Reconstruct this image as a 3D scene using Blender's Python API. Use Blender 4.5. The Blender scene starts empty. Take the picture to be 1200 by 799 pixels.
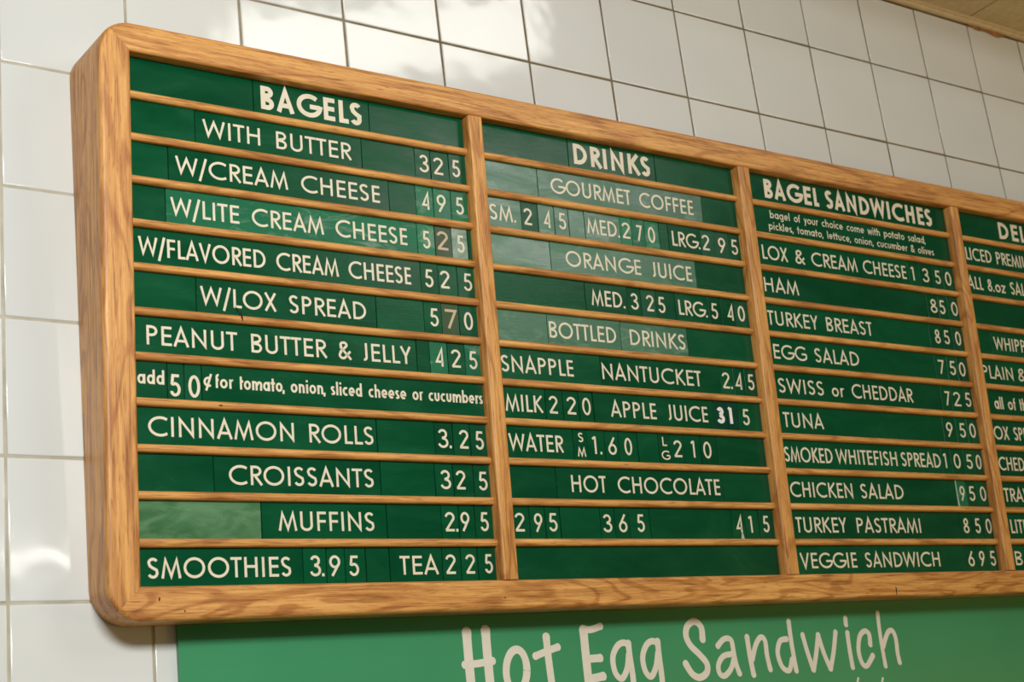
import bpy, bmesh, math, random
from mathutils import Matrix, Vector, Euler

S = bpy.context.scene
COL = S.collection
rad = math.radians

# ------------------------------------------------------------------ camera, world, light, exposure
cam_d = bpy.data.cameras.new('camera')
cam = bpy.data.objects.new('camera', cam_d)
COL.objects.link(cam)
cam.location = (-0.1492, -1.1144, 0.1484)
cam.rotation_euler = (1.875788, 0.115482, -0.599495)
cam_d.sensor_width = 36.0
cam_d.lens = 53.414
cam_d.clip_start = 0.02
cam_d.dof.use_dof = True
cam_d.dof.focus_distance = 1.36
cam_d.dof.aperture_fstop = 14.0
S.camera = cam

S.view_settings.view_transform = 'Standard'
S.view_settings.look = 'None'
S.view_settings.gamma = 1.0
S.view_settings.use_curve_mapping = False
S.view_settings.exposure = 0.0

W = bpy.data.worlds.new('room_ambient')
S.world = W
W.use_nodes = True
W.node_tree.nodes['Background'].inputs[0].default_value = (1.0, 0.82, 0.50, 1)
W.node_tree.nodes['Background'].inputs[1].default_value = 0.11


def lamp(name, loc, target, sx, sy, power, color):
    d = bpy.data.lights.new(name, 'AREA')
    d.shape = 'RECTANGLE'
    d.size = sx
    d.size_y = sy
    d.energy = power
    d.color = color
    o = bpy.data.objects.new(name, d)
    o.location = loc
    o.rotation_euler = (Vector(target) - Vector(loc)).to_track_quat('-Z', 'Y').to_euler()
    COL.objects.link(o)
    return o


lamp('shop_window_light', (-0.02, -1.36, 0.86), (0.16, 0.0, 0.38), 0.46, 0.24, 13.4, (0.985, 1.0, 0.975)).data.spread = rad(160)
lamp('upper_window_light', (1.85, -2.0, 2.2), (0.60, 0.0, 0.85), 0.85, 0.20, 3.6, (1.0, 0.98, 0.93))
lamp('lower_window_light', (1.98, -2.0, 1.42), (0.65, 0.0, 0.7), 0.72, 0.36, 5.4, (1.0, 0.98, 0.93))
lamp('added_warm_fill', (2.35, -1.3, -0.05), (1.2, 0.0, 0.7), 0.9, 0.5, 4.8, (1.0, 0.64, 0.14))  # added warm fill for the right end
lamp('counter_lamp', (0.88, -2.0, 0.78), (0.3, 0.0, 0.4), 0.15, 0.05, 0.30, (1.0, 0.97, 0.9))


# ------------------------------------------------------------------ helpers
def mesh_obj(name, bm, mat, parent=None, smooth=False):
    me = bpy.data.meshes.new(name)
    bm.to_mesh(me)
    bm.free()
    if mat:
        me.materials.append(mat)
    if smooth:
        for p in me.polygons:
            p.use_smooth = True
    o = bpy.data.objects.new(name, me)
    COL.objects.link(o)
    if parent:
        o.parent = parent
    return o


def tag(o, label=None, cat=None, group=None, kind=None):
    if label: o['label'] = label
    if cat: o['category'] = cat
    if group: o['group'] = group
    if kind: o['kind'] = kind
    return o


def add_box(bm, x0, x1, y0, y1, z0, z1):
    v = [bm.verts.new((x, y, z)) for x in (x0, x1) for y in (y0, y1) for z in (z0, z1)]
    for f in ((0, 1, 3, 2), (4, 6, 7, 5), (0, 4, 5, 1), (2, 3, 7, 6), (0, 2, 6, 4), (1, 5, 7, 3)):
        bm.faces.new([v[i] for i in f])
    return v


def add_slab(bm, x0, x1, z0, z1, yf, yb, c):
    """thin slab facing -y with a chamfered front edge of size c"""
    a = [(x0, yb, z0), (x1, yb, z0), (x1, yb, z1), (x0, yb, z1)]
    b = [(x0, yf + c, z0), (x1, yf + c, z0), (x1, yf + c, z1), (x0, yf + c, z1)]
    d = [(x0 + c, yf, z0 + c), (x1 - c, yf, z0 + c), (x1 - c, yf, z1 - c), (x0 + c, yf, z1 - c)]
    A, B, D = [[bm.verts.new(p) for p in q] for q in (a, b, d)]
    for i in range(4):
        j = (i + 1) % 4
        bm.faces.new((A[i], A[j], B[j], B[i]))
        bm.faces.new((B[i], B[j], D[j], D[i]))
    bm.faces.new(D)
    bm.faces.new(A[::-1])


def loft(bm, rings, closed_ring=True, caps=True):
    V = [[bm.verts.new(p) for p in r] for r in rings]
    n = len(V[0])
    for a, b in zip(V[:-1], V[1:]):
        for i in range(n if closed_ring else n - 1):
            j = (i + 1) % n
            q = []
            for v in (a[i], a[j], b[j], b[i]):
                if not q or all((v.co - w.co).length > 1e-7 for w in q):
                    q.append(v)
            if len(q) >= 3:
                try:
                    bm.faces.new(q)
                except ValueError:
                    pass
    if caps:
        for r in (V[0][::-1], V[-1]):
            try:
                bm.faces.new(r)
            except ValueError:
                pass
    bmesh.ops.recalc_face_normals(bm, faces=bm.faces[:])


# ------------------------------------------------------------------ materials
def new_mat(name):
    m = bpy.data.materials.new(name)
    m.use_nodes = True
    nt = m.node_tree
    b = nt.nodes['Principled BSDF']
    return m, nt, b


def nd(nt, kind, **kw):
    n = nt.nodes.new(kind)
    for k, v in kw.items():
        setattr(n, k, v)
    return n


def ramp(nt, fac, stops):
    r = nd(nt, 'ShaderNodeValToRGB')
    el = r.color_ramp.elements
    while len(el) < len(stops):
        el.new(0.5)
    for e, (p, c) in zip(el, stops):
        e.position = p
        e.color = (c[0], c[1], c[2], 1) if len(c) == 3 else c
    nt.links.new(fac, r.inputs[0])
    return r.outputs[0]


def math_node(nt, op, a, b):
    n = nd(nt, 'ShaderNodeMath', operation=op)
    for i, v in enumerate((a, b)):
        if isinstance(v, (int, float)):
            n.inputs[i].default_value = v
        else:
            nt.links.new(v, n.inputs[i])
    return n.outputs[0]


def noise(nt, vec, scale, detail=3, rough=0.5, dist=0.0):
    n = nd(nt, 'ShaderNodeTexNoise')
    nt.links.new(vec, n.inputs['Vector'])
    n.inputs['Scale'].default_value = scale
    n.inputs['Detail'].default_value = detail
    n.inputs['Roughness'].default_value = rough
    n.inputs['Distortion'].default_value = dist
    return n.outputs['Fac']


def mapped(nt, scale, rot=(0, 0, 0), loc=(0, 0, 0), rand=True):
    tc = nd(nt, 'ShaderNodeTexCoord')
    mp = nd(nt, 'ShaderNodeMapping')
    mp.inputs['Scale'].default_value = scale
    mp.inputs['Rotation'].default_value = rot
    mp.inputs['Location'].default_value = loc
    nt.links.new(tc.outputs['Object'], mp.inputs['Vector'])
    if not rand:
        return mp.outputs[0]
    oi = nd(nt, 'ShaderNodeObjectInfo')
    sc = math_node(nt, 'MULTIPLY', oi.outputs['Random'], 37.0)
    ad = nd(nt, 'ShaderNodeVectorMath', operation='ADD')
    nt.links.new(mp.outputs[0], ad.inputs[0])
    nt.links.new(sc, ad.inputs[1])
    return ad.outputs[0]


def mix(nt, fac, a, b, mode='MIX'):
    n = nd(nt, 'ShaderNodeMix', data_type='RGBA', blend_type=mode)
    for sock, v in ((n.inputs[0], fac), (n.inputs[6], a), (n.inputs[7], b)):
        if isinstance(v, (int, float)):
            sock.default_value = v
        elif isinstance(v, tuple):
            sock.default_value = (v[0], v[1], v[2], 1)
        else:
            nt.links.new(v, sock)
    return n.outputs[2]


def bump(nt, b, h, strength, dist):
    n = nd(nt, 'ShaderNodeBump')
    n.inputs['Strength'].default_value = strength
    n.inputs['Distance'].default_value = dist
    nt.links.new(h, n.inputs['Height'])
    nt.links.new(n.outputs[0], b.inputs['Normal'])


def oak(name, axis, swirl=0.0, slant=0.0, vein=0.85):
    """honey oak; axis 0 = grain along x, 2 = grain along z"""
    m, nt, b = new_mat(name)

    def sc(along, across):
        v = [across, across, across]
        v[axis] = along
        return tuple(v)
    rot = (0, rad(slant), 0)
    # growth rings, warped so that they form cathedral arcs
    warp = noise(nt, mapped(nt, sc(4.5, 26.0), rot), 1.0, 2, 0.45, swirl)
    ring = math_node(nt, 'MULTIPLY', warp, 34.0)
    ring = math_node(nt, 'SINE', ring, 0.0)
    ring = math_node(nt, 'MULTIPLY_ADD', ring, 0.5)
    nt.nodes[-1].inputs[2].default_value = 0.5
    fine = noise(nt, mapped(nt, sc(11.0, 330.0), rot), 1.0, 5, 0.62)
    streak = noise(nt, mapped(nt, sc(22.0, 520.0), (0, rad(slant * 0.6), 0), (3, 1, 2)), 1.0, 3, 0.55)
    pore = noise(nt, mapped(nt, sc(75.0, 1300.0), rot), 1.0, 2, 0.5)
    base = ramp(nt, fine, [(0.32, (0.57, 0.240, 0.058)), (0.64, (0.88, 0.465, 0.138))])
    rings = ramp(nt, ring, [(0.0, (1, 1, 1)), (0.70, (0.98, 0.95, 0.90)), (0.97, (0.62, 0.47, 0.33))])
    c = mix(nt, vein, base, rings, 'MULTIPLY')
    st = ramp(nt, streak, [(0.30, (0.48, 0.34, 0.22)), (0.46, (1, 1, 1))])
    c = mix(nt, 0.85, c, st, 'MULTIPLY')
    pr = ramp(nt, pore, [(0.32, (0.50, 0.38, 0.28)), (0.42, (1, 1, 1))])
    c = mix(nt, 0.7, c, pr, 'MULTIPLY')
    big = ramp(nt, noise(nt, mapped(nt, sc(4, 12)), 1.0, 2), [(0.3, (0.92, 0.88, 0.83)), (0.7, (1.04, 1.03, 1.0))])
    c = mix(nt, 1.0, c, big, 'MULTIPLY')
    nt.links.new(c, b.inputs['Base Color'])
    b.inputs['Roughness'].default_value = 0.46
    b.inputs['Specular IOR Level'].default_value = 0.65
    bump(nt, b, pore, 0.25, 0.0004)
    return m


M_OAK_X = oak('oak_grain_along', 0, 0.6, 5.0, 0.6)
M_OAK_BOTTOM = oak('oak_cathedral_along', 0, 1.6, -12.0, 0.8)
M_OAK_Z = oak('oak_grain_upright', 2, 1.2, 3.0, 0.7)


def plastic(name, col, rough=0.22, worn=0.0, wear_glare_col=(0.25, 0.36, 0.27), spec=0.22):
    m, nt, b = new_mat(name)
    v = mapped(nt, (14, 14, 40))
    n1 = noise(nt, v, 1.0, 4, 0.6, 0.6)
    oi = nd(nt, 'ShaderNodeObjectInfo')
    lo = tuple(c * 0.82 for c in col)
    hi = tuple(c * 1.16 for c in col)
    c1 = ramp(nt, n1, [(0.3, lo), (0.7, hi)])
    tone = ramp(nt, oi.outputs['Random'], [(0.0, (0.84, 0.86, 0.86)), (1.0, (1.14, 1.10, 1.08))])
    c = mix(nt, 1.0, c1, tone, 'MULTIPLY')
    if worn:
        v2 = mapped(nt, (26, 26, 70), (0, rad(-12), 0))
        n2 = noise(nt, v2, 1.0, 5, 0.65, 1.2)
        f = ramp(nt, n2, [(0.62 - 0.35 * worn, (0, 0, 0)), (0.80, (1, 1, 1))])
        c = mix(nt, f, c, wear_glare_col)
    # fine rubbed scratches
    v3 = mapped(nt, (60, 60, 900), (0, rad(4), 0))
    n3 = noise(nt, v3, 1.0, 3, 0.6)
    nt.links.new(c, b.inputs['Base Color'])
    rr = ramp(nt, n1, [(0.3, (rough * .75,) * 3), (0.75, (rough * 1.5,) * 3)])
    nt.links.new(rr, b.inputs['Roughness'])
    b.inputs['Specular IOR Level'].default_value = spec
    h = mix(nt, 0.35, noise(nt, mapped(nt, (9, 9, 30)), 1.0, 2), n3)
    bump(nt, b, h, 0.18, 0.0012)
    return m


GREEN = (0.0004, 0.078, 0.028)
M_STRIP = plastic('green_strip_plastic', GREEN)
M_STRIP_H = plastic('glare_paled_rubbed_strip_plastic', (0.030, 0.150, 0.075), 0.30, 0.25, (0.17, 0.30, 0.21), 0.9)  # scuffed plastic, base and wear colours paled to paint in window glare
M_STRIP_WORN = plastic('worn_green_strip_plastic', (0.050, 0.165, 0.065), 0.34, 0.7, (0.17, 0.32, 0.17))
M_TILE_G = plastic('glare_paled_green_tile_plastic', (0.014, 0.165, 0.075), 0.26, 0.2)  # lighter green paints in the reflection off slightly tilted tiles
M_TILE_W = plastic('whitened_green_tile_plastic', (0.16, 0.29, 0.20), 0.35, 0.9, (0.42, 0.52, 0.44))
M_TILE_T = plastic('brownish_tile_plastic', (0.045, 0.085, 0.040), 0.25)
M_TILE_N = plastic('dark_blue_green_tile_plastic', (0.002, 0.055, 0.030), 0.22)


def flat(name, col, rough=0.5, var=0.06):
    m, nt, b = new_mat(name)
    n = noise(nt, mapped(nt, (120, 120, 120)), 1.0, 2)
    c = ramp(nt, n, [(0.3, tuple(x * (1 - var) for x in col)), (0.7, tuple(min(1, x * (1 + var)) for x in col))])
    nt.links.new(c, b.inputs['Base Color'])
    b.inputs['Roughness'].default_value = rough
    return m


M_CREAM = flat('cream_lettering', (0.83, 0.74, 0.57), 0.45)
M_WHITE = flat('white_lettering', (0.90, 0.90, 0.86), 0.45)
M_TAN = flat('tan_lettering', (0.60, 0.47, 0.31), 0.45)
M_PALE = flat('pale_sign_lettering', (0.82, 0.76, 0.64), 0.5, 0.03)
M_DARK = flat('dark_mark', (0.012, 0.009, 0.007), 0.6)
M_BACK = flat('dark_backing', (0.006, 0.030, 0.016), 0.6)
M_CHIP = flat('pale_chip', (0.45, 0.55, 0.45), 0.5)
M_STAIN = flat('orange_caulk', (0.38, 0.17, 0.055), 0.8, 0.35)
M_CEIL = flat('tan_ceiling_paint', (0.66, 0.52, 0.28), 0.6, 0.10)
M_TRIM = flat('tan_trim_paint', (0.74, 0.58, 0.34), 0.45, 0.08)


def tile_mat():
    m, nt, b = new_mat('glazed_white_tile')
    oi = nd(nt, 'ShaderNodeObjectInfo')
    t = ramp(nt, oi.outputs['Random'], [(0, (0.745, 0.765, 0.75)), (1, (0.785, 0.80, 0.785))])
    n = noise(nt, mapped(nt, (8, 8, 8)), 1.0, 3)
    f = ramp(nt, n, [(0.3, (0.96, 0.96, 0.95)), (0.7, (1, 1, 1))])
    nt.links.new(mix(nt, 1.0, t, f, 'MULTIPLY'), b.inputs['Base Color'])
    b.inputs['Roughness'].default_value = 0.08
    b.inputs['Specular IOR Level'].default_value = 0.6
    w = noise(nt, mapped(nt, (14, 14, 14)), 1.0, 2)
    bump(nt, b, w, 0.25, 0.003)
    return m


M_TILE = tile_mat()
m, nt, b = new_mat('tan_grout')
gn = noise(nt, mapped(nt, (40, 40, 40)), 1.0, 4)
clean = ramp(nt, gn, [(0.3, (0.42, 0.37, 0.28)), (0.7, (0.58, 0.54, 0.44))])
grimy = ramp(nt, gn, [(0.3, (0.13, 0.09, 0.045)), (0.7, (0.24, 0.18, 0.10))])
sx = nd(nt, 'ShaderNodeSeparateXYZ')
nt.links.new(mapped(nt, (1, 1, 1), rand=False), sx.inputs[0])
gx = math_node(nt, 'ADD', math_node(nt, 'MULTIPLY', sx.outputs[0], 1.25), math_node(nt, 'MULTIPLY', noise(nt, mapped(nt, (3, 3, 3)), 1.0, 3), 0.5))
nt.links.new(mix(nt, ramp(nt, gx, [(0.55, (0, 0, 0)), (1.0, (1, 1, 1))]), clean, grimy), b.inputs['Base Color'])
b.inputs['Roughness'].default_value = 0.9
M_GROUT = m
m, nt, b = new_mat('green_sign_face')
nt.links.new(ramp(nt, noise(nt, mapped(nt, (6, 6, 6)), 1.0, 3), [(0.3, (0.045, 0.285, 0.125)), (0.7, (0.055, 0.32, 0.14))]), b.inputs['Base Color'])
b.inputs['Roughness'].default_value = 0.30
M_SIGN = m

# ------------------------------------------------------------------ the tiled wall and the ceiling
TX, TZ, PX, PZ = 0.19191, 0.33973, 0.1095, 0.11071
CEIL = 1.1075
bm = bmesh.new()
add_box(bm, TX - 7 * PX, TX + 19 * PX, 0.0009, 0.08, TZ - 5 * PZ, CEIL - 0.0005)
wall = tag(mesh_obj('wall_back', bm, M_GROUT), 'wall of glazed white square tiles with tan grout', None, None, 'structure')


def tile_mesh(h):
    bm = bmesh.new()
    g = 0.0012
    w = PX - g
    rings = []
    for d, y in ((0.0, 0.004), (0.0, 0.0008), (0.0002, 0.0003), (0.0006, 0.00006), (0.0011, 0.0)):
        rings.append([(g + d, y, g + d), (w - d, y, g + d), (w - d, y, h - g - d), (g + d, y, h - g - d)])
    loft(bm, rings)
    me = bpy.data.meshes.new('tile')
    bm.to_mesh(me)
    bm.free()
    for p in me.polygons:
        p.use_smooth = abs(p.normal.y) < 0.99999 and p.center.y < 0.0011
    me.materials.append(M_TILE)
    return me


me_full = tile_mesh(PZ)
me_top = tile_mesh(CEIL - 0.001 - (TZ + 6 * PZ))
rng = random.Random(4)
for c in range(-6, 18):
    for k in range(-4, 7):
        o = bpy.data.objects.new('tile', me_top if k == 6 else me_full)
        COL.objects.link(o)
        o.parent = wall
        o.location = (TX + c * PX, rng.uniform(-0.0001, 0.0002), TZ + k * PZ)
        o.rotation_euler = (rad(rng.uniform(-.09, .09)), 0, rad(rng.uniform(-.09, .09)))

# boxed ceiling edge over the wall: two boards with a seam, an edge moulding and an old caulk stain
ceil = bpy.data.objects.new('ceiling', None)
COL.objects.link(ceil)
ceil.location = (1.0, 0, CEIL)
tag(ceil, 'tan painted ceiling edge with narrow moulding above the tiles', None, None, 'structure')
for x0, x1 in ((-0.5, 0.60), (0.603, 1.499), (1.502, 2.26)):
    bm = bmesh.new()
    add_box(bm, x0 - 1, x1 - 1, -0.17, 0.06, 0.0050, 0.022)
    mesh_obj('ceiling_board', bm, M_CEIL, ceil)
bm = bmesh.new()
prof = [(0, 0.0), (-0.004, 0.0), (-0.0065, 0.0012), (-0.0075, 0.003), (-0.0100, 0.0034), (-0.0125, 0.0045), (-0.0125, 0.0050), (0, 0.0050)]
loft(bm, [[(x, y, z) for y, z in prof] for x in (-1.5, 1.26)])
mesh_obj('moulding', bm, M_TRIM, ceil)
bm = bmesh.new()
add_box(bm, -1.5, 1.26, -0.185, -0.17, -0.0, 0.30)
mesh_obj('fascia', bm, M_CEIL, ceil)
bm = bmesh.new()
rng = random.Random(9)
top, bot = [], []
N = 26
for i in range(N + 1):
    t = i / N
    x = 1.497 + 0.100 * t - 1
    d = 0.0012 + 0.0036 * math.exp(-((t - 0.30) / 0.14) ** 2) + 0.0060 * math.exp(-((t - 0.68) / 0.17) ** 2) + rng.uniform(-.0007, .0007)
    top.append((x, -0.0008, 0.0006))
    bot.append((x, -0.0008, -max(d, 0.0006) * (1 - 0.85 * t ** 8)))
F = [[(p[0], p[1], p[2]), (p[0], p[1] - 0.0012, p[2]), (q[0], q[1] - 0.0010, q[2]), (q[0], q[1], q[2])] for p, q in zip(top, bot)]
loft(bm, F)
tag(mesh_obj('caulk', bm, M_STAIN, ceil), 'peeling orange-brown caulk under the moulding')

# ------------------------------------------------------------------ the menu board (leans forward at the top)
TILT, ROLL = 0.0695766, -0.0050173
MB = Matrix.Rotation(ROLL, 3, 'Y') @ Matrix.Rotation(TILT, 3, 'X')
PV = Vector((0, 0, 0.46))
BASE = Vector((1.0, -0.0098, 0.319))          # board coordinates of the thing's origin
YF, YP = -0.0479, -0.0369                      # front of the frame, front of the strips
LO, LI, D1, D2, D3, RI, RO = 0.2514, 0.2774, (0.6049, 0.6205), (0.9466, 0.9634), (1.2900, 1.3050), 1.6315, 1.6575
BO, BI, TI, TO = 0.3190, 0.3452, 0.7765, 0.8020
S0, SP = 0.7423, -0.03638                      # first slat and slat pitch
B0, BP = 0.73917, -0.036145                    # pitch of the printed baselines
COLS = [(LI, D1[0]), (D1[1], D2[0]), (D2[1], D3[0]), (D3[1], RI)]


def to_world(p):
    return MB @ (Vector(p) - PV) + PV


def rowc(r):
    return S0 + (r - 0.5) * SP


board = bpy.data.objects.new('menu_board', None)
COL.objects.link(board)
board.location = to_world(BASE)
board.rotation_euler = (TILT, ROLL, 0)
board.empty_display_size = 0.1
tag(board, 'long oak-framed menu board with rounded corners, hung on the tiled wall', 'menu board')


def local(p):
    return (p[0] - BASE[0], p[1] - BASE[1], p[2] - BASE[2])


def y_wall(x, z, gap=0.0006):
    q = Vector((x, 0, z)) - PV
    return (-gap - (MB[1][0] * q.x + MB[1][2] * q.z)) / MB[1][1]


RC = 0.028


def corner(cx, cz, ix, iz, a0, a1, n=7):
    out = []
    for i in range(n + 1):
        a = rad(a0 + (a1 - a0) * i / n)
        out.append(((cx + RC * math.cos(a), cz + RC * math.sin(a)), (ix, iz)))
    return out


BL = (LO + RC, BO + RC, LI, BI)
TL = (LO + RC, TO - RC, LI, TI)
TR = (RO - RC, TO - RC, RI, TI)
BR = (RO - RC, BO + RC, RI, BI)
members = {
    'left_stile': corner(*BL, 225, 180) + corner(*TL, 180, 135),
    'top_rail': corner(*TL, 135, 90) + corner(*TR, 90, 45),
    'right_stile': corner(*TR, 45, 0) + corner(*BR, 360, 315),
    'bottom_rail': corner(*BR, 315, 270) + corner(*BL, 270, 225),
}
for nm, st in members.items():
    rings = []
    dense = []
    for (a, b2) in zip(st[:-1], st[1:]):
        dense.append(a)
    dense.append(st[-1])
    for (O, I) in dense:
        O, I = Vector(O), Vector(I)
        w = (I - O).length
        n = (I - O) / w
        yo, yi = y_wall(O.x, O.y), y_wall(I.x, I.y)
        ra, rb = 0.0042, 0.0026
        pr = [(0, yo)]
        for k in range(5):
            a = rad(90 * k / 4)
            pr.append((ra - ra * math.cos(a), YF + ra - ra * math.sin(a)))
        for k in range(4):
            a = rad(90 - 90 * k / 3)
            pr.append((w - rb + rb * math.cos(a), YF + rb - rb * math.sin(a)))
        pr.append((w, yi))
        rings.append([local((O.x + n.x * t, y, O.y + n.y * t)) for t, y in pr])
    # hairline miter: pull the end rings back a touch
    bm = bmesh.new()
    loft(bm, rings)
    mt = {'left_stile': M_OAK_Z, 'right_stile': M_OAK_Z, 'top_rail': M_OAK_X, 'bottom_rail': M_OAK_BOTTOM}[nm]
    o = mesh_obj(nm, bm, mt, board)
    for p in o.data.polygons:
        p.use_smooth = True
    md = o.modifiers.new('weighted', 'WEIGHTED_NORMAL')
    md.keep_sharp = True
    o.data.set_sharp_from_angle(angle=rad(38))

bm = bmesh.new()
add_box(bm, LI - BASE[0] + .0003, RI - BASE[0] - .0003, -0.0345 - BASE[1], -0.0315 - BASE[1], BI - BASE[2] + .0003, TI - BASE[2] - .0003)
mesh_obj('backing_panel', bm, M_BACK, board)

for (a, b2) in (D1, D2, D3):
    bm = bmesh.new()
    r = 0.0022
    pr = [(a, -0.0347)]
    for k in range(5):
        t = rad(90 * k / 4)
        pr.append((a + r - r * math.cos(t), YF + r - r * math.sin(t) + 0.0003))
    for k in range(5):
        t = rad(90 - 90 * k / 4)
        pr.append((b2 - r + r * math.cos(t), YF + r - r * math.sin(t) + 0.0003))
    pr.append((b2, -0.0347))
    loft(bm, [[local((x, y, z)) for x, y in pr] for z in (BI + 0.0003, TI - 0.0003)])
    o = mesh_obj('divider', bm, M_OAK_Z, board, True)
    o.data.set_sharp_from_angle(angle=rad(38))

HH = 0.0034
for ci, (a, b2) in enumerate(COLS):
    for k in range(11):
        z = S0 + k * SP
        bm = bmesh.new()
        pr = [(-0.0373, z - HH)]
        for i in range(9):
            t = rad(-90 + 180 * i / 8)
            pr.append((-0.0385 - 0.0030 * math.cos(t), z + HH * math.sin(t)))
        pr.append((-0.0373, z + HH))
        loft(bm, [[local((x, y, zz)) for y, zz in pr] for x in (a + 0.0002, b2 - 0.0002)])
        o = mesh_obj('slat', bm, M_OAK_X, board, True)
        o.data.set_sharp_from_angle(angle=rad(50))


# small wear marks on the oak
def blob(name, x, y, z, rx, rz, mat, label, seed=0, thick=0.0003):
    rg = random.Random(seed)
    bm = bmesh.new()
    n = 10
    A, B2 = [], []
    for i in range(n):
        t = 2 * math.pi * i / n
        k = rg.uniform(.75, 1.2)
        A.append(local((x + rx * k * math.cos(t), y, z + rz * k * math.sin(t))))
        B2.append(local((x + rx * k * .8 * math.cos(t), y - thick, z + rz * k * .8 * math.sin(t))))
    loft(bm, [A, B2])
    return tag(mesh_obj(name, bm, mat, board), label)


blob('nail_hole', 0.2911, YF + .0001, 0.3355, .0008, .0019, M_DARK, 'small dark nail hole in the bottom rail near its left end', 1)
blob('nail_hole', 0.3110, YF + .0001, 0.3262, .0005, .0011, M_DARK, 'tiny dark pin hole low on the bottom rail', 2)
blob('nail_hole', 0.6036, YF + .0001, 0.3300, .0006, .0009, M_DARK, 'tiny dark pin hole below the first divider', 5)
blob('dent', 1.1010, YF + .0001, 0.3262, .0011, .0047, M_DARK, 'black upright dent in the bottom rail under the third column', 3)
blob('dent', 0.3488, -0.0414, 0.4875, .0019, .0007, M_DARK, 'small dark nick on a slat above the cinnamon rolls row', 4)
bm = bmesh.new()
P = [(0.3663, -0.0374, 0.5720), (0.3683, -0.0378, 0.5690), (0.3690, -0.0410, 0.5672), (0.3698, -0.0420, 0.5620), (0.3706, -0.0402, 0.5588)]
loft(bm, [[local((p[0] + dx, p[1] + dy, p[2])) for dx, dy in ((-w, 0), (0, -w), (w, 0), (0, w * .6))] for p, w in zip(P, (.0002, .0005, .0006, .0007, .0013))])
tag(mesh_obj('splinter', bm, M_DARK, board), 'black split in the slat under the lox spread strip')

# ------------------------------------------------------------------ stroke lettering (geometric sans, drawn as centre lines)
def arc(cx, cy, rx, ry, a0, a1, n=14):
    return [(cx + rx * math.cos(rad(a0 + (a1 - a0) * i / n)), cy + ry * math.sin(rad(a0 + (a1 - a0) * i / n))) for i in range(n + 1)]


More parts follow.
